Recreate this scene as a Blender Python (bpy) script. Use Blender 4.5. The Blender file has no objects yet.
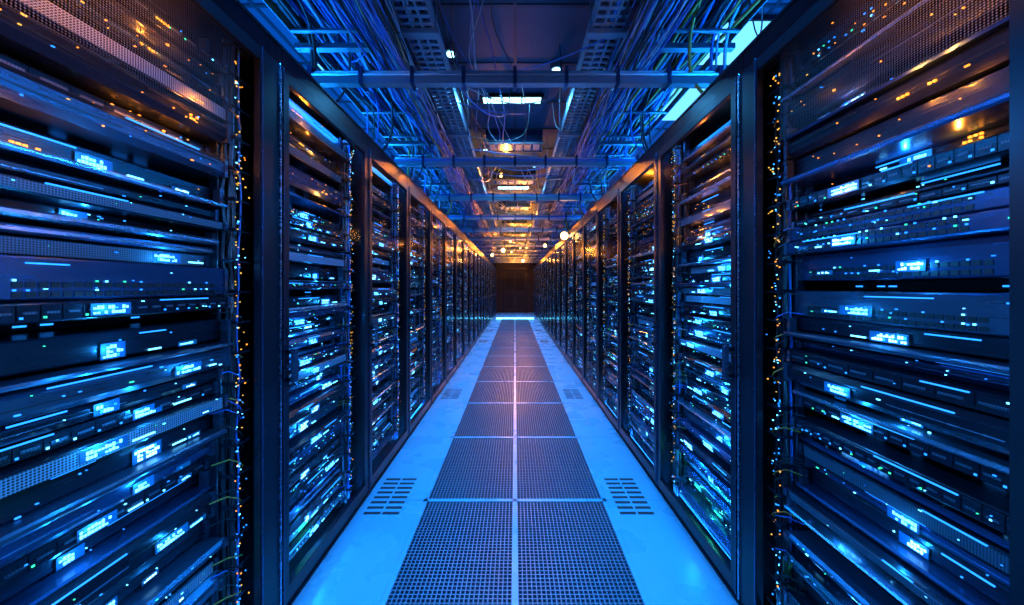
import bpy, math, random, bmesh
from mathutils import Vector
R = random.Random(7)
scene = bpy.context.scene
scene.view_settings.view_transform = 'Standard'
scene.view_settings.look = 'None'

# ------------------------------------------------------------ materials
def new_mat(name):
    m = bpy.data.materials.new(name); m.use_nodes = True
    nt = m.node_tree
    return m, nt, nt.nodes['Principled BSDF']

def noise_rough(nt, b, lo, hi, scale, stretch=(1,1,1)):
    tc = nt.nodes.new('ShaderNodeTexCoord'); mp = nt.nodes.new('ShaderNodeMapping')
    mp.inputs['Scale'].default_value = stretch
    n = nt.nodes.new('ShaderNodeTexNoise'); n.inputs['Scale'].default_value = scale
    n.inputs['Detail'].default_value = 3
    mr = nt.nodes.new('ShaderNodeMapRange')
    mr.inputs['To Min'].default_value = lo; mr.inputs['To Max'].default_value = hi
    nt.links.new(tc.outputs['Object'], mp.inputs['Vector'])
    nt.links.new(mp.outputs[0], n.inputs['Vector'])
    nt.links.new(n.outputs['Fac'], mr.inputs['Value'])
    nt.links.new(mr.outputs[0], b.inputs['Roughness'])
    return n

def metal(name, col, metallic=0.8, lo=0.2, hi=0.45, scale=6, stretch=(1,1,12)):
    m, nt, b = new_mat(name)
    b.inputs['Base Color'].default_value = (*col, 1)
    b.inputs['Metallic'].default_value = metallic
    noise_rough(nt, b, lo, hi, scale, stretch)
    return m

def emit(name, col, s, sample=False):
    m, nt, b = new_mat(name)
    b.inputs['Base Color'].default_value = (col[0]*.1, col[1]*.1, col[2]*.1, 1)
    b.inputs['Emission Color'].default_value = (*col, 1)
    b.inputs['Emission Strength'].default_value = s
    if not sample:
        m.cycles.emission_sampling = 'NONE'
    return m

def hole_mask(nt, scale_vec, keep_vec, r):
    tc = nt.nodes.new('ShaderNodeTexCoord')
    a = nt.nodes.new('ShaderNodeVectorMath'); a.operation = 'MULTIPLY'; a.inputs[1].default_value = scale_vec
    f = nt.nodes.new('ShaderNodeVectorMath'); f.operation = 'FRACTION'
    s = nt.nodes.new('ShaderNodeVectorMath'); s.operation = 'SUBTRACT'; s.inputs[1].default_value = (.5,.5,.5)
    k = nt.nodes.new('ShaderNodeVectorMath'); k.operation = 'MULTIPLY'; k.inputs[1].default_value = keep_vec
    l = nt.nodes.new('ShaderNodeVectorMath'); l.operation = 'LENGTH'
    c = nt.nodes.new('ShaderNodeMath'); c.operation = 'LESS_THAN'; c.inputs[1].default_value = r
    nt.links.new(tc.outputs['Object'], a.inputs[0]); nt.links.new(a.outputs[0], f.inputs[0])
    nt.links.new(f.outputs[0], s.inputs[0]); nt.links.new(s.outputs[0], k.inputs[0])
    nt.links.new(k.outputs[0], l.inputs[0]); nt.links.new(l.outputs['Value'], c.inputs[0])
    return c.outputs[0]

def perf_metal(name, col, hole, pitch, r):
    m, nt, b = new_mat(name)
    mk = hole_mask(nt, (0, 1/pitch, 1/pitch), (0,1,1), r)
    mix = nt.nodes.new('ShaderNodeMix'); mix.data_type = 'RGBA'
    mix.inputs[6].default_value = (*col,1); mix.inputs[7].default_value = (*hole,1)
    nt.links.new(mk, mix.inputs[0]); nt.links.new(mix.outputs[2], b.inputs['Base Color'])
    inv = nt.nodes.new('ShaderNodeMath'); inv.operation='MULTIPLY_ADD'
    inv.inputs[1].default_value=-.5; inv.inputs[2].default_value=.5
    nt.links.new(mk, inv.inputs[0]); nt.links.new(inv.outputs[0], b.inputs['Metallic'])
    b.inputs['Roughness'].default_value = .4
    return m

def mesh_door_mat(name):
    m, nt, b = new_mat(name)
    mk = hole_mask(nt, (0, 1/.0055, 1/.0055), (0,1,1), .5)
    b.inputs['Base Color'].default_value = (.09,.1,.12,1); b.inputs['Metallic'].default_value = .6
    b.inputs['Roughness'].default_value = .45
    tr = nt.nodes.new('ShaderNodeBsdfTransparent'); mx = nt.nodes.new('ShaderNodeMixShader')
    nt.links.new(mk, mx.inputs[0]); nt.links.new(b.outputs[0], mx.inputs[1]); nt.links.new(tr.outputs[0], mx.inputs[2])
    nt.links.new(mx.outputs[0], nt.nodes['Material Output'].inputs['Surface'])
    return m

def smoked_glass(name):
    m, nt, b = new_mat(name)
    nt.nodes.remove(b)
    tr = nt.nodes.new('ShaderNodeBsdfTransparent'); tr.inputs[0].default_value = (.93,.96,.98,1)
    gl = nt.nodes.new('ShaderNodeBsdfGlossy'); gl.inputs['Roughness'].default_value = .12
    lw = nt.nodes.new('ShaderNodeLayerWeight'); lw.inputs[0].default_value=.5
    pw = nt.nodes.new('ShaderNodeMath'); pw.operation='POWER'; pw.inputs[1].default_value=5
    ml = nt.nodes.new('ShaderNodeMath'); ml.operation='MULTIPLY'; ml.inputs[1].default_value=.16
    nt.links.new(lw.outputs['Facing'],pw.inputs[0]); nt.links.new(pw.outputs[0],ml.inputs[0])
    mx = nt.nodes.new('ShaderNodeMixShader')
    nt.links.new(ml.outputs[0], mx.inputs[0]); nt.links.new(tr.outputs[0], mx.inputs[1]); nt.links.new(gl.outputs[0], mx.inputs[2])
    nt.links.new(mx.outputs[0], nt.nodes['Material Output'].inputs['Surface'])
    return m

M = {}
M['frame'] = metal('rack_black_metal', (.009,.013,.023), .5, .22, .4, 4, (1,1,1))
M['inside'] = metal('rack_interior', (.003,.004,.007), .2, .5, .7)
M['black'] = metal('unit_black', (.012,.016,.028), .6, .16, .36)
M['steel'] = metal('unit_steel', (.38,.46,.62), .95, .2, .34)
M['navy'] = metal('unit_navy', (.045,.09,.2), .85, .16, .34)
M['grey'] = metal('unit_grey', (.07,.1,.16), .8, .2, .38)
M['perf'] = perf_metal('unit_perforated', (.36,.42,.55), (.004,.006,.01), .0056, .36)
M['perfdark'] = perf_metal('unit_perforated_dark', (.1,.13,.19), (.003,.004,.008), .005, .36)
M['port'] = metal('port_dark', (.003,.004,.006), .0, .3, .5)
M['cyan'] = emit('led_cyan', (.11,.56,1), 5.0)
M['white'] = emit('led_ice', (.26,.74,1), 4.2)
M['blue'] = emit('led_blue', (.015,.24,1), 2.6)
M['glow'] = emit('led_painted_glow', (.0,.16,.65), .45)  # emissive backing plate, imitates LED glow spilling onto the unit face
M['green'] = emit('led_green', (.04,1,.5), 1.6)
M['orange'] = emit('led_orange', (1,.28,.02), 2.6)
M['yellow'] = emit('led_amber', (1,.5,.06), 1.6)
M['cblack'] = metal('cable_black', (.01,.012,.018), 0, .3, .5)
M['cblue'] = metal('cable_blue', (.02,.11,.4), 0, .3, .5)
M['corange'] = metal('cable_orange', (.6,.2,.03), 0, .35, .5)
M['cgrey'] = metal('cable_grey', (.2,.28,.38), 0, .3, .5)
M['glass'] = smoked_glass('door_smoked_glass')
M['meshdoor'] = mesh_door_mat('door_perforated_mesh')
M['galv'] = metal('galvanised_steel', (.3,.38,.47), .85, .25, .45, 9, (1,1,1))
M['galvdark'] = metal('painted_tray_steel', (.08,.11,.16), .7, .3, .5, 9, (1,1,1))

# ------------------------------------------------------------ mesh builder
class MB:
    def __init__(s, side=0):
        s.v=[]; s.f=[]; s.m=[]; s.side=side; s.used=[]; s.leds=[]
    def mi(s, k):
        if k not in s.used: s.used.append(k)
        return s.used.index(k)
    def X(s, u):
        return u if s.side==0 else -s.side*u
    def box(s, u0,u1,y0,y1,z0,z1,k):
        a,b = s.X(u0), s.X(u1)
        if a>b: a,b=b,a
        n=len(s.v)
        s.v += [(a,y0,z0),(b,y0,z0),(b,y1,z0),(a,y1,z0),(a,y0,z1),(b,y0,z1),(b,y1,z1),(a,y1,z1)]
        s.f += [(n,n+3,n+2,n+1),(n+4,n+5,n+6,n+7),(n,n+1,n+5,n+4),(n+1,n+2,n+6,n+5),(n+2,n+3,n+7,n+6),(n+3,n,n+4,n+7)]
        s.m += [s.mi(k)]*6
    def slab(s, u0,u1,y0,y1,z0,z1,k,c=.004):
        prof=[(u0,z0),(u1-c,z0),(u1,z0+c),(u1,z1-c),(u1-c,z1),(u0,z1)]
        n=len(s.v); N=6
        flip = s.X(1)<0
        for y in (y0,y1):
            for u,z in prof: s.v.append((s.X(u),y,z))
        fs=[]
        for i in range(N):
            j=(i+1)%N
            fs.append((n+i,n+j,n+N+j,n+N+i))
        fs.append(tuple(n+i for i in range(N-1,-1,-1))); fs.append(tuple(n+N+i for i in range(N)))
        if not flip: fs=[tuple(reversed(f)) for f in fs]
        s.f+=fs; s.m+=[s.mi(k)]*len(fs)
    def tube(s, pts, r, k, n=5):
        base=len(s.v)
        P=[Vector((s.X(p[0]),p[1],p[2])) for p in pts]
        for i,p in enumerate(P):
            d=(P[min(i+1,len(P)-1)]-P[max(i-1,0)]).normalized()
            a=d.orthogonal() if abs(d.z)<.9 else Vector((1,0,0))
            a=(a-d*a.dot(d)).normalized(); b=d.cross(a)
            for j in range(n):
                t=2*math.pi*j/n
                s.v.append(tuple(p+r*(math.cos(t)*a+math.sin(t)*b)))
        for i in range(len(P)-1):
            for j in range(n):
                s.f.append((base+i*n+j, base+i*n+(j+1)%n, base+(i+1)*n+(j+1)%n, base+(i+1)*n+j))
                s.m.append(s.mi(k))
        s.f.append(tuple(base+j for j in reversed(range(n)))); s.m.append(s.mi(k))
        s.f.append(tuple(base+(len(P)-1)*n+j for j in range(n))); s.m.append(s.mi(k))
    def mesh(s, name):
        me=bpy.data.meshes.new(name); me.from_pydata(s.v,[],s.f); me.update()
        for k in s.used: me.materials.append(M[k])
        me.polygons.foreach_set('material_index', s.m)
        return me

def obj(name, me, parent=None, loc=(0,0,0)):
    o=bpy.data.objects.new(name, me); scene.collection.objects.link(o)
    o.location=loc
    if parent: o.parent=parent
    return o

# ------------------------------------------------------------ rack parts
W=.75; H=2.2
def frame_mesh(side):
    b=MB(side)
    b.box(-.04,0,0,.035,0,H,'frame'); b.box(-.04,0,.715,W,0,H,'frame')
    b.box(-.04,0,.035,.715,2.115,H,'frame'); b.box(-.04,0,.035,.715,0,.07,'frame')
    b.box(-.95,-.04,.0,.012,0,H,'inside'); b.box(-.95,-.04,W-.012,W,0,H,'inside')
    b.box(-.95,-.04,.012,W-.012,H-.02,H,'inside'); b.box(-.95,-.04,.012,W-.012,0,.02,'inside')
    b.box(-.95,-.93,.012,W-.012,.02,H-.02,'inside')
    for y in (.02,.575):
        b.box(-.09,-.06,y,y+.015,.07,2.1,'frame')
    b.box(0,.006,.0,W,H-.012,H,'frame'); b.box(0,.006,0,W,2.105,2.117,'frame')
    b.box(0,.01,0,W,0,.012,'frame')
    return b.mesh('cabinet_frame')

def door_mesh(side, near):
    b=MB(side)
    z0,z1=.05,2.1
    if near: yA,yB,yC,yD=.006,.03,.645,.742
    else:    yA,yB,yC,yD=.006,.042,.695,.744
    b.slab(.002,.024,yA,yB,z0,z1,'frame'); b.slab(.002,.024,yC,yD,z0,z1,'frame')
    b.slab(.002,.024,yB,yC,z1-.045,z1,'frame'); b.slab(.002,.024,yB,yC,z0,z0+.06,'frame')
    if near:
        b.box(.024,.028,yC+.005,yC+.010,z0,z1,'navy'); b.box(.024,.030,yD-.006,yD,z0,z1,'steel')
    else:
        b.box(.024,.028,yD-.004,yD,z0,z1,'navy')
        b.box(.024,.028,yA,yA+.004,z0,z1,'navy')
    for z in (.25,1.05,1.85):
        b.box(.0,.030,yD-.004,yD+.004,z,z+.07,'black')
    if not near:
        hz=.91
        b.box(.024,.028,yA+.004,yA+.03,hz-.02,hz+.14,'black')
        b.box(.028,.055,yA+.01,yA+.024,hz,hz+.015,'black'); b.box(.028,.055,yA+.01,yA+.024,hz+.105,hz+.12,'black')
        b.slab(.050,.066,yA+.008,yA+.026,hz-.005,hz+.125,'grey',.003)
        b.box(.028,.032,yA+.014,yA+.02,hz+.05,hz+.06,'steel')
    return b.mesh('door')

def pane_mesh(side,near=False):
    b=MB(side)
    if near: b.box(.010,.0105,.03,.56,1.76,2.06,'meshdoor')
    else: b.box(.010,.012,.042,.695,.1,2.06,'glass')
    return b.mesh('door_pane')

def led_cluster(b, rng, u, y, z, n=9, rows=2, w=.0042, h=.0075, key=None, big=True):
    key = key or rng.choice(['cyan','cyan','cyan','white'])
    pitch=w*1.6
    m=.004
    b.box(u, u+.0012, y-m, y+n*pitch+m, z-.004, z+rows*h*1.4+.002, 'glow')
    for r in range(rows):
        a0=rng.randint(0,1); a1=n-rng.randint(0,2)
        for i in range(a0,a1):
            if rng.random()<.1: continue
            kk = key if rng.random()>.08 else 'blue'
            hh = h*rng.choice([1,1,.75,.5])
            b.box(u, u+.003, y+i*pitch, y+i*pitch+w, z+r*h*1.4, z+r*h*1.4+hh, kk)
    if big: b.leds.append((b.X(u+.026), y+n*pitch/2, z+rows*h*.7, key))

def units_mesh(side, seed, near):
    rng=random.Random(seed); b=MB(side)
    y0,y1=.035,.575; z=.09
    last=''
    while z<2.04:
        h=rng.choice([.044,.044,.044,.066,.066,.088,.03])
        t=rng.choice(['plain','plain','plain','plain','switch','perf','drives','perfdark','gap','switch','tray','tray','tray'])
        if t==last and t in('gap','perf','perfdark','drives'): t='plain'
        last=t
        g=.003; zt=z+h-g
        p=rng.choice([-.09,-.07,-.06,-.045,-.03,-.02])
        if t=='gap': h=.03; zt=z+h-g
        if t in('perf','perfdark','drives') and h>.05: h=.044; zt=z+h-g
        col=rng.choice(['black','black','black','navy','navy','grey'])
        if t=='plain':
            b.slab(-.7,p,y0,y1,z,zt,col,min(.016,h*.3))
            if h>.04:
                b.box(p,p+.002,y0+.03,y0+.2+rng.random()*.1,z+h*.4,z+h*.43,rng.choice(['port','steel']))
                b.box(p,p+.002,y0+.3,y1-.03,z+h*.55,z+h*.6,'port')
        elif t=='tray':
            b.slab(-.7,p+.015,y0,y1,z,z+rng.choice([.01,.014,.018]),rng.choice(['steel','navy','steel','grey']),.005)
            b.slab(-.7,p-.03,y0,y1,z+.02,zt,'black')
        elif t=='gap':
            b.box(-.7,-.2,y0,y1,z,zt,'inside')
            for i in range(rng.randint(3,8)):
                yy=rng.uniform(y0,y1-.05); b.box(-.2,-.198,yy,yy+.02,z+.01,z+.014,'blue')
        elif t in('perf','perfdark'):
            b.slab(-.7,p,y0,y1,z,zt,'black')
            b.box(p,p+.003,y0+.02,y1-.02,z+.004,zt-.004,t)
        elif t=='switch':
            b.slab(-.7,p,y0,y1,z,zt,col)
            n=24; pw=(y1-y0-.12)/n
            rows=2 if h>.04 else 1
            for r in range(rows):
                for i in range(n):
                    yy=y0+.08+i*pw; zz=z+.006+r*.019
                    b.box(p,p+.0015,yy,yy+pw*.75,zz,zz+.011,'port')
                    if rng.random()<.3:
                        b.box(p+.001,p+.003,yy,yy+.004,zz+.012,zz+.0155,rng.choice(['green','cyan','blue','blue','blue','cyan','orange' if z>1.5 else 'blue']))
            for i in range(rng.randint(0,2)):
                yy=y0+.3+rng.random()*.2; zz=z+.015
                b.tube([(p,yy,zz),(p+.02,yy,zz-.004),(p+.024,yy+.03,zz-.012),(p+.01,(yy+y1)/2,zz-.016),(-.06,y1+.02,zz-.01)],.0018,'cblack',4)
        elif t=='drives':
            b.slab(-.7,p-.008,y0,y1,z,zt,'black')
            n=rng.choice([8,12,16]); pw=(y1-y0-.03)/n
            for i in range(n):
                yy=y0+.015+i*pw
                b.slab(p-.008,p,yy+.001,yy+pw-.001,z+.003,zt-.003,'black',.002)
                b.box(p,p+.002,yy+pw*.25,yy+pw-.006,z+h*.4,z+h*.52,'perfdark')
                if rng.random()<.6:
                    b.box(p,p+.002,yy+.004,yy+.008,z+.009,z+.013,rng.choice(['blue','cyan','green','blue']))
        if t!='gap':
            b.box(p-.02,p+.004,y0,y0+.012,z+.002,zt-.002,'grey'); b.box(p-.02,p+.004,y1-.012,y1,z+.002,zt-.002,'grey')
            pc = p if t!='tray' else p-.03
            zc = z+h*.25 if t!='tray' else z+.024
            if h>=.044 and rng.random()<(.88 if z<1.58 else .05):
                rows = 2 if h<.08 else rng.choice([2,3])
                if t=='tray' and h<.06: rows=1
                cy = y0 + (rng.choice([.17,.19,.21,.2,.36,.3]) if near else rng.choice([.08,.12,.2]))+ rng.random()*.02
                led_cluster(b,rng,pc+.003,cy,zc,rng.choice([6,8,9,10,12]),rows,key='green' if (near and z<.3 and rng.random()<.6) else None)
                if rng.random()<.6:
                    b.box(pc+.003,pc+.005,cy+.095,cy+.095+rng.uniform(.015,.05),zc,zc+.004,'cyan')
                if rng.random()<.6:
                    yy=rng.uniform(y0+.32,y1-.08)
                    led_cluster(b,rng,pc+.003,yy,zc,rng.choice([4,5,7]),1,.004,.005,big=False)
            for i in range(rng.randint(3,10)):
                yy=rng.uniform(y0+.02,y1-.03); zz=z+rng.uniform(.15,.8)*h
                s=rng.choice([.0018,.002,.003])
                b.box(pc,pc+.003,yy,yy+s*rng.choice([1,1,2.5]),zz,zz+s,rng.choice(['blue','blue','cyan','green','blue','cyan']) if z<1.5 else rng.choice(['blue','orange','yellow','orange','orange']))
            if rng.random()<.65 and z<1.7:
                yy=rng.uniform(y0+.02,y1-.2); b.box(pc,pc+.003,yy,yy+rng.uniform(.06,.2),z+h*.8,z+h*.8+.003,'blue')  # long emissive line added as blue ambient fill along the unit
            if near and z>1.5 and rng.random()<.75:
                for g2 in range(rng.choice([1,1,2])):
                    yy=rng.uniform(y0+.05,y1-.12)
                    for r in range(rng.choice([1,1,2])):
                        for q in range(rng.randint(2,5)):
                            if rng.random()<.25: continue
                            b.box(pc,pc+.004,yy+q*.009,yy+q*.009+.005,zc+r*.009,zc+r*.009+.005,rng.choice(['orange','orange','yellow']))
                    b.leds.append((b.X(pc+.028), yy+.02, zc, 'orange'))
        z+=h
    return b.mesh('server_units'), b.leds

def cables_mesh(side, seed):
    rng=random.Random(seed+500); b=MB(side)
    for c in range(13):
        yb=.59+rng.random()*.045; ub=-.06+rng.random()*.035
        pts=[(ub+rng.uniform(-.006,.006), yb+rng.uniform(-.008,.008), .08+i*.1) for i in range(21)]
        b.tube(pts, rng.choice([.003,.004,.006]), rng.choice(['cblack','cblack','cblue','cgrey','cblack','corange' if c==3 else 'cblack']),5)
    for i in range(34):
        z=rng.uniform(.15,2.0); y=.57+rng.random()*.02; d=.02+rng.random()*.03
        b.tube([(-.06,y-.03,z),(-.03,y,z+.004),(-.018,y+.03,z-d*.5),(-.025,y+.05,z-d),(-.05,y+.06,z-d*1.6)],.0022,rng.choice(['cblack','cblue','cblack','corange','cblack']),4)
    for i in range(150):
        z=rng.uniform(.12,2.05); y=.582+abs(rng.gauss(0,.02)); s=rng.choice([.002,.0022,.0028,.0035])
        pool=['yellow','orange','yellow','blue','yellow','cyan'] if z>.9 else ['blue','yellow','cyan','orange','blue','blue','blue']
        b.box(-.012,-.009,y,y+s,z,z+s*1.2,rng.choice(pool))
    for i in range(20):
        z=.15+i*.1
        b.box(-.05,-.006,.576,.580,z,z+.012,'black'); b.box(-.01,-.006,.576,.64,z,z+.006,'black')
    return b.mesh('cable_column')

NR=20
for side in (-1,1):
    off = 0 if side<0 else .06
    fr=frame_mesh(side)
    dm=door_mesh(side,False); dn=door_mesh(side,True)
    pm=pane_mesh(side); pmn=pane_mesh(side,True)
    uv=[units_mesh(side,100+side*10+i,False)[0] for i in range(5)]
    cv=[cables_mesh(side,100+side*10+i) for i in range(3)]
    for i in range(-1,NR):
        near = i<1
        e=bpy.data.objects.new('server_rack',None); e.empty_display_size=.2
        scene.collection.objects.link(e); e.location=(side*.9,.5+W*i+off,0)
        o=obj('cabinet_frame',fr,e)
        bm=o.modifiers.new('bevel','BEVEL'); bm.width=.003; bm.segments=2; bm.limit_method='ANGLE'
        obj('rack_door',dn if near else dm,e)
        obj('rack_door_pane',pmn if near else pm,e)
        if i in (0,1):
            um,leds=units_mesh(side,340+side*20+i,True)
            for (lx,ly,lz,key) in leds:
                l=bpy.data.lights.new('led_light','POINT'); l.shadow_soft_size=0
                l.energy=.5 if key!='orange' else .45
                l.color={'green':(.04,1,.45),'orange':(1,.26,.02)}.get(key,(.012,.33,1))
                lo=bpy.data.objects.new('led_light',l); scene.collection.objects.link(lo); lo.parent=e; lo.location=(lx,ly,lz)
        else: um=uv[(i*3+side)%5]
        obj('server_units',um,e)
        obj('cable_column',cv[i%3],e)

# ------------------------------------------------------------ floor
m,nt,b=new_mat('floor_panel_laminate')
tc=nt.nodes.new('ShaderNodeTexCoord'); n=nt.nodes.new('ShaderNodeTexNoise'); n.inputs['Scale'].default_value=3; n.inputs['Detail'].default_value=6
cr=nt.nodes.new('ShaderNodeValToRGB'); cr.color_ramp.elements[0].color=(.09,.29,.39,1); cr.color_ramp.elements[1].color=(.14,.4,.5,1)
nt.links.new(tc.outputs['Object'],n.inputs['Vector']); nt.links.new(n.outputs['Fac'],cr.inputs[0]); nt.links.new(cr.outputs[0],b.inputs['Base Color'])
mr=nt.nodes.new('ShaderNodeMapRange'); mr.inputs['To Min'].default_value=.2; mr.inputs['To Max'].default_value=.36
nt.links.new(n.outputs['Fac'],mr.inputs[0]); nt.links.new(mr.outputs[0],b.inputs['Roughness'])
M['floor']=m
M['grate']=metal('floor_grate_steel',(.09,.15,.21),.5,.35,.5,8,(1,1,1))
M['plenum']=metal('floor_plenum_dark',(.012,.012,.016),0,.6,.8)
m,nt,b=new_mat('ceiling_tile'); b.inputs['Base Color'].default_value=(.05,.11,.2,1); noise_rough(nt,b,.35,.6,5)
M['ceil']=m
m,nt,b=new_mat('wall_paint_dark'); b.inputs['Base Color'].default_value=(.008,.009,.012,1); noise_rough(nt,b,.5,.7,5)
M['wall']=m
M['light_panel']=emit('ceiling_light_cyan',(.35,.85,1),6,True)
M['light_soft']=emit('ceiling_light_soft',(.14,.6,1),1.8,True)
M['light_warm']=emit('lamp_warm',(1,.5,.12),22,True)
M['threshold']=emit('threshold_led',(.1,.65,1),9,True)

YF=-1.6; YB=16.7; XW=2.05; YT=13.3
b=MB()
G=.545
b.box(-XW,XW,YF,YB,-.12,-.06,'plenum')
ys=[1.986+.83*k for k in range(-4,16)]
for s in (-1,1):
    cuts=[YF]+[y for y in ys if y>YF]+[YB]
    for a,c in zip(cuts,cuts[1:]):
        x0,x1=(G,XW) if s>0 else (-XW,-G)
        b.box(x0,x1,a+.0012,c-.0012,-.06,0,'floor')
for y in ys:
    if YF<y<YT+.2: b.box(-G,G,y-.013,y+.013,-.03,0,'floor')
b.box(-.013,.013,YF,YT,-.04,.0,'floor')
for s in (-1,1):
    b.box(s*.532-.012,s*.532+.0125,YF,YT,-.04,.0,'floor')
b.box(-G,G,YT,YB,-.05,0,'floor')
floor=obj('floor',b.mesh('floor'))

b=MB()
for a,c in zip(ys,ys[1:]):
    if a>YT: break
    ya,yb=a+.013,min(c-.013,YT)
    if yb-ya<.1: break
    for s in (-1,1):
        xa,xb=(.013,.52) if s>0 else (-.52,-.013)
        nx=26; ny=42
        wx=(xb-xa)/nx; wy=(yb-ya)/ny
        for i in range(nx+1):
            x=xa+i*wx; b.box(x-.0028,x+.0028,ya,yb,-.02,-.003,'grate')
        for j in range(ny+1):
            y=ya+j*wy; b.box(xa,xb,y-.0028,y+.0028,-.02,-.0035,'grate')
obj('perforated_floor_tile',b.mesh('perforated_floor_tile'))

b=MB()
for k in range(6):
    yc=2.04+1.92*k
    for s in (-1,1):
        x0,x1=(.59,.78) if s>0 else (-.85,-.65)
        if k%3==2: continue
        for j in range(8):
            y=yc-.18+j*.047
            xm=(x0+x1)/2
            b.box(x0,xm-.006,y,y+.02,0,.0012,'plenum'); b.box(xm+.006,x1,y,y+.02,0,.0012,'plenum')
obj('floor_vent_grille',b.mesh('floor_vent_grille'))

b=MB()
b.box(-.76,.76,YT+.02,YT+.05,0,.04,'galv'); b.box(-.75,.75,YT+.005,YT+.02,.0,.04,'threshold'); b.box(-.75,.75,YT+.02,YT+.05,.04,.045,'threshold')
obj('threshold_light',b.mesh('threshold_light'))

# ------------------------------------------------------------ shell
CZ=3.22
b=MB(); b.box(-XW-.1,-XW,YF,YB,-.12,CZ,'wall'); obj('wall_left',b.mesh('wall_left'))
b=MB(); b.box(XW,XW+.1,YF,YB,-.12,CZ,'wall'); obj('wall_right',b.mesh('wall_right'))
b=MB(); b.box(-XW-.1,XW+.1,YF-.1,YF,-.12,CZ,'wall'); obj('wall_front',b.mesh('wall_front'))
b=MB(); b.box(-XW-.1,XW+.1,YB,YB+.1,-.12,CZ,'wall'); obj('wall_back',b.mesh('wall_back'))
b=MB()
for s in (-1,1):
    x0,x1=(.01,.52) if s>0 else (-.52,-.01)
    b.box(x0,x1,YB-.05,YB-.005,.01,2.15,'wall')
    b.box(x0+.06,x1-.06,YB-.06,YB-.05,1.1,1.95,'inside'); b.box(x0+.06,x1-.06,YB-.06,YB-.05,.2,.9,'inside')
    xx=.06*s; b.box(xx-.012,xx+.012,YB-.09,YB-.075,.9,1.2,'frame')
    for z in (.91,1.17): b.box(xx-.008,xx+.008,YB-.076,YB-.05,z,z+.02,'frame')
    b.box(.52 if s>0 else -.6, .6 if s>0 else -.52, YB-.07,YB-.002,0.001,2.24,'frame')
b.box(-.52,.52,YB-.07,YB-.002,2.155,2.24,'frame')
obj('door_1',b.mesh('door_1'))
b=MB(); b.box(-XW-.1,XW+.1,YF-.1,YB+.1,CZ,CZ+.1,'ceil')
x=-1.8
while x<2: b.box(x-.012,x+.012,YF,YB,CZ-.012,CZ,'galvdark'); x+=.6
y=YF+.3
while y<YB: b.box(-XW,XW,y-.012,y+.012,CZ-.011,CZ,'galvdark'); y+=.6
obj('ceiling',b.mesh('ceiling'))

# ------------------------------------------------------------ overhead services
def ceiling_light(x,y,w,d,cells=1,mat='light_panel'):
    b=MB()
    z=CZ-.013
    b.box(-w/2-.02,w/2+.02,-d/2-.02,d/2+.02,-.03,0,'frame')
    cw=w/cells
    for i in range(cells):
        b.box(-w/2+i*cw+.008,-w/2+(i+1)*cw-.008,-d/2,d/2,-.036,-.03,mat)
    return obj('ceiling_light',b.mesh('ceiling_light'),None,(x,y,z))
ceiling_light(-.03,3.4,.6,.09,3)
ceiling_light(1.70,2.62,.55,.46,1,'light_soft'); ceiling_light(1.70,3.5,.55,.6,1,'light_soft')
ceiling_light(-.03,6.4,.6,.12,3)
ceiling_light(-1.55,3.0,.3,.3,1,'light_soft')
def downlight(x,y):
    b=MB()
    b.tube([(0,0,0),(0,0,-.05)],.05,'galv',14); b.tube([(0,0,-.05),(0,0,-.055)],.035,'light_panel',14)
    obj('downlight',b.mesh('downlight'),None,(x,y,CZ-.012))
for x,y in ((-.52,2.7),(.36,2.9),(-.4,4.6),(.3,5.2)): downlight(x,y)

def tray(x0,x1,z,hh,pitch,fr=.42,mk='galv',name='cable_tray'):
    b=MB(); y=YF+.1; ye=YB-.3
    b.box(x0-.004,x0,y,ye,z,z+hh,mk); b.box(x1,x1+.004,y,ye,z,z+hh,mk)
    b.box(x0-.012,x0,y,ye,z+hh-.004,z+hh,mk); b.box(x1,x1+.012,y,ye,z+hh-.004,z+hh,mk)
    while y<ye:
        b.box(x0,x1,y,y+pitch*fr,z,z+.01,mk); y+=pitch
    if fr>.2:
        for i in range(1,3):
            xx=x0+(x1-x0)*i/3; b.box(xx-.006,xx+.006,YF+.1,ye,z-.002,z+.012,mk)
    y=.6
    while y<ye:
        for xx in (x0-.012,x1+.012): b.box(xx-.005,xx+.005,y-.005,y+.005,z-.03,CZ-.001,mk)
        b.box(x0-.03,x1+.03,y-.018,y+.018,z-.03,z-.002,mk)
        y+=1.2
    obj(name,b.mesh(name))
tray(-.60,-.44,2.66,.07,.05)
tray(.42,.58,2.66,.07,.05)
tray(-1.15,-.72,2.58,.05,.4,.05,'galvdark')
tray(.70,1.15,2.58,.05,.4,.05,'galvdark')

for k in range(-1,12):
    y=1.8+1.2*k
    b=MB(); z=2.36
    b.box(-1.25,1.25,-.02,.02,z,z+.006,'galv'); b.box(-1.25,1.25,-.022,-.018,z,z+.035,'galv'); b.box(-1.25,1.25,.018,.022,z,z+.035,'galv')
    for dz,dy,r in ((.05,-.01,.012),(.05,.03,.016),(.075,.01,.01)):
        b.tube([(-1.25,dy,z+dz),(1.25,dy,z+dz)],r,R.choice(['galv','cblue']),8)
    for i in range(9):
        x=-1.1+i*.275; b.box(x-.01,x+.01,-.026,.05,z-.004,z+.09,'navy')
    for s in (-1,1):
        b.box(s*1.15-.02,s*1.15+.02,-.02,.02,H+.001,z,'galv')
        b.box(s*1.15-.05,s*1.15+.05,-.04,.04,H+.0005,H+.006,'galv')
    obj('overhead_strut',b.mesh('overhead_strut'),None,(0,y,0))

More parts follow.
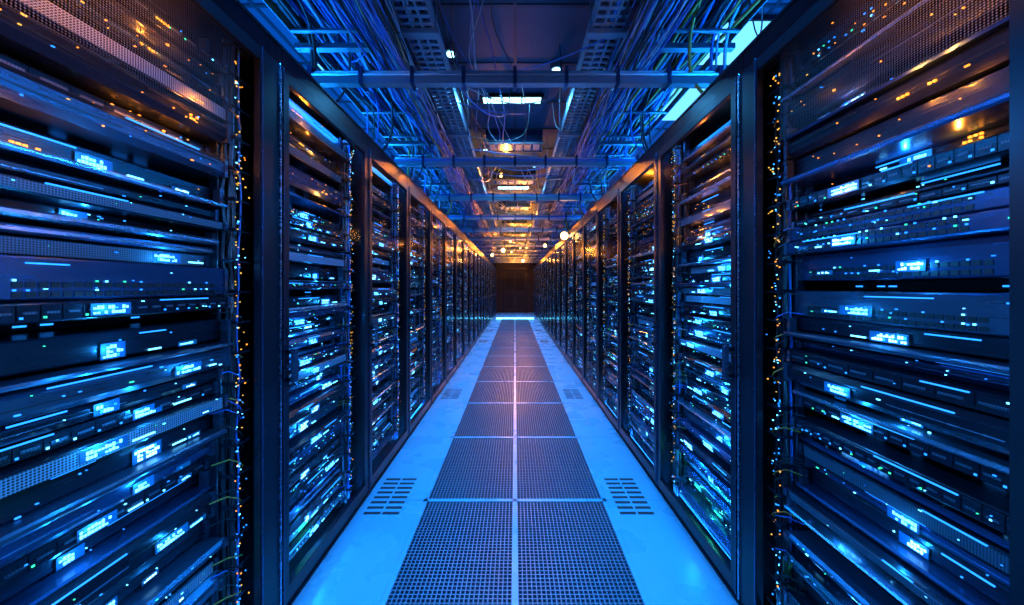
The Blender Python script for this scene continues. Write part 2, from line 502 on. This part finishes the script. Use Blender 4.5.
b=MB()
for x,z,r,k in ((-.95,3.02,.035,'galvdark'),(-1.3,3.0,.05,'navy'),(-.70,3.06,.02,'galv'),(.9,3.02,.04,'navy'),(.68,3.08,.018,'galv'),(1.28,3.0,.03,'galvdark')):
    b.tube([(x,YF+.05,z),(x,YB-.05,z)],r,k,12)
    y=.2
    while y<YB-.2:
        b.tube([(x,y,z),(x,y+.04,z)],r+.007,'galv',12); b.box(x-.004,x+.004,y+.015,y+.025,z+r,CZ-.001,'galv'); y+=1.5
obj('ceiling_pipework',b.mesh('ceiling_pipework'))
for y in (1.75,4.1,5.5,7.4,9.3,11.2,13.1):
    b=MB()
    b.box(-.36,.34,0,.24,3.04,CZ-.012,'navy'); b.box(-.38,.36,-.01,.0,3.03,3.05,'galv'); b.box(-.38,.36,.24,.25,3.03,3.05,'galv')
    for i in range(6): b.box(-.32+i*.11,-.24+i*.11,.03,.21,3.036,3.04,'galv')
    obj('air_duct',b.mesh('air_duct'),None,(0,y,0))

def cable_obj(name, specs, mats):
    cu=bpy.data.curves.new(name,'CURVE'); cu.dimensions='3D'; cu.bevel_depth=.01; cu.bevel_resolution=1; cu.resolution_u=3
    for k in mats: cu.materials.append(M[k])
    for pts,r,mi in specs:
        sp=cu.splines.new('NURBS'); sp.points.add(len(pts)-1)
        for p,c in zip(sp.points,pts): p.co=(*c,1); p.radius=r/.01
        sp.order_u=4; sp.use_endpoint_u=True; sp.material_index=mi
    return obj(name,cu)
cm=['cblack','cblue','cgrey','corange']
def bundle(n,xa,xb,za,zb,wob,rad,sag=.015):
    sp=[]
    for c in range(n):
        x=R.uniform(xa,xb); z=R.uniform(za,zb); pts=[]; y=YF+.1; ph=R.random()*6
        while y<YB-.3:
            x=min(max(x+R.uniform(-wob,wob),xa),xb)
            pts.append((x,y,z+sag*math.sin(y*2.6+ph)+R.uniform(-.012,.012))); y+=.32
        sp.append((pts,R.choice(rad),R.choices(range(4),[5,7,3,1])[0]))
    return sp
cable_obj('overhead_cable_bundle',bundle(150,-1.14,-.73,2.61,2.9,.08,[.005,.008,.011]),cm)
cable_obj('overhead_cable_bundle',bundle(115,.71,1.14,2.61,2.80,.08,[.005,.008,.011]),cm)
cable_obj('overhead_cable_bundle',bundle(36,-.76,-.6,2.46,2.62,.06,[.004,.006],.045),cm)
cable_obj('overhead_cable_bundle',bundle(36,.58,.74,2.46,2.62,.06,[.004,.006],.045),cm)
cable_obj('overhead_cable_bundle',bundle(12,-.59,-.46,2.68,2.72,.02,[.006,.009]),cm)
cable_obj('overhead_cable_bundle',bundle(12,.44,.57,2.68,2.72,.02,[.006,.009]),cm)
cable_obj('overhead_cable_bundle',bundle(8,-.44,.42,2.85,3.0,.12,[.004,.006],.03),cm)
sp=[]
for i in range(160):
    y=R.uniform(1.2,14.5); s=R.choice((-1,1)); x0=s*R.uniform(.45,1.1); x1=x0+R.uniform(-.5,.5)
    if R.random()<.3: x1=-x0*R.uniform(.3,1)
    L=R.uniform(.1,.9); zs=R.uniform(.05,.2)
    sp.append(([(x0,y,2.7),(x0*.85+x1*.15,y+L*.2,2.66),(x0*.5+x1*.5,y+L*.5,2.72-zs),(x0*.15+x1*.85,y+L*.8,2.7),(x1,y+L,2.8),(x1,y+L+.05,3.1)],R.choice([.004,.006,.004]),R.choices(range(4),[4,4,1,1])[0]))
cable_obj('hanging_cable',sp,cm)
sp=[]
for s in (-1,1):
    for i in range(NR):
        y0=.5+W*i+.6
        for j in range(4):
            x=s*R.uniform(.85,1.1); yy=y0+R.uniform(-.05,.05)
            sp.append(([(x,yy-.3,2.66),(x,yy-.12,2.64),(x+s*.05,yy-.02,2.5),(x+s*.06,yy,2.35),(s*1.15,yy,2.21)],R.choice([.006,.009]),R.choices(range(4),[4,4,1,1])[0]))
cable_obj('rack_drop_cable',sp,cm)

# ------------------------------------------------------------ lamps
BL=(.003,.29,1.0)
def area(name,loc,rot,sx,sy,e,col,spread=180):
    l=bpy.data.lights.new(name,'AREA'); l.shape='RECTANGLE'; l.size=sx; l.size_y=sy; l.energy=e; l.color=col; l.spread=math.radians(spread)
    o=bpy.data.objects.new(name,l); scene.collection.objects.link(o); o.location=loc; o.rotation_euler=rot
    return o
for s in (-1,1):
    area('rack_header_fill',(s*.868,7.1,2.11),(0,s*math.radians(40),0),.02,16.2,230,BL,115)  # added blue fill for floor and opposite racks, spread hides it from camera
    area('cabinet_fill',(s*.905,8.4,2.098),(0,s*math.radians(-10),0),.015,14.2,46,(.012,.26,1))  # added fill grazing the server fronts from above, no fixture modelled
    area('cabinet_fill',(s*.905,7.7,.075),(math.pi,s*math.radians(10),0),.015,15.6,46,(.012,.26,1))  # same added fill from below
    area('rack_top_upfill',(s*1.35,2.6,2.22),(math.pi,s*math.radians(-12),0),.05,6.6,150,(.006,.27,1))  # added fill for trays and ceiling, out of sight behind the headers
    area('rack_top_upfill',(s*1.35,10.5,2.22),(math.pi,s*math.radians(-12),0),.05,8,32,(.006,.27,1))  # weaker far stretch of the added ceiling fill
area('aisle_fill',(-.0,7.1,2.34),(0,0,0),.05,16,62,BL,90)  # added aisle fill, narrow spread keeps it unseen
for x,y,e in ((-.03,3.4,18),(-.03,6.4,8)):
    area('ceiling_panel_lamp',(x,y,3.16),(0,0,0),.5,.09,e,(.06,.45,1))
for s in (-1,1):
    l=bpy.data.lights.new('warm_fill_spot','SPOT'); l.energy=800; l.color=(1,.27,.015); l.spot_size=math.radians(33); l.spot_blend=1; l.shadow_soft_size=.03  # unseen spot added to throw orange onto the near rack tops
    o=bpy.data.objects.new('warm_fill_spot',l); scene.collection.objects.link(o)
    p=Vector((-s*.3,.2,2.25)); t=Vector((s*.95,.56,2.06))
    o.location=p; o.rotation_euler=(t-p).to_track_quat('-Z','Y').to_euler()
def warm(x,y,z,e,r=.03,top=2.355,name='pendant_lamp'):
    b=MB(); b.tube([(0,0,top-z),(0,0,r)],.004,'frame',6); b.tube([(0,0,r+.03),(0,0,r-.005)],.022,'galv',10)
    bm=bmesh.new(); bmesh.ops.create_uvsphere(bm,u_segments=16,v_segments=10,radius=r)
    me=bpy.data.meshes.new('bulb'); bm.to_mesh(me); bm.free(); me.materials.append(M['light_warm'])
    for p in me.polygons: p.use_smooth=True
    e0=bpy.data.objects.new(name,None); scene.collection.objects.link(e0); e0.location=(x,y,z)
    obj('socket',b.mesh('socket'),e0); obj('bulb',me,e0)
    l=bpy.data.lights.new('bulb_light','POINT'); l.energy=e; l.color=(1,.27,.02); l.shadow_soft_size=r*.6
    o=bpy.data.objects.new('bulb_light',l); scene.collection.objects.link(o); o.parent=e0; o.location=(r+.06,-.1,.02)
warm(.80,5.4,2.1,7,.06); warm(-.32,9.0,2.26,24,.05); warm(-.70,10.2,2.25,12,.04); warm(.70,7.8,2.24,8,.035); warm(.3,12.6,2.26,25,.05)
warm(.1,7.1,2.75,50,.022,CZ-.001); warm(-.2,4.75,2.85,26,.014,CZ-.001); warm(.2,8.8,2.8,55,.025,CZ-.001); warm(-.15,10.8,2.75,90,.03,CZ-.001); warm(.2,12.9,2.75,90,.03,CZ-.001); warm(-.15,14.6,2.8,50,.03,CZ-.001)

w=bpy.data.worlds.new('world'); scene.world=w; w.use_nodes=True
w.node_tree.nodes['Background'].inputs[0].default_value=(.01,.03,.08,1); w.node_tree.nodes['Background'].inputs[1].default_value=.3

c=bpy.data.cameras.new('camera'); c.sensor_width=36; c.lens=36*333/1024; c.shift_x=-3/1024; c.shift_y=-15.5/1024; c.clip_start=.02
co=bpy.data.objects.new('camera',c); scene.collection.objects.link(co); co.location=(0,0,1.27); co.rotation_euler=(math.pi/2,0,0)
scene.camera=co
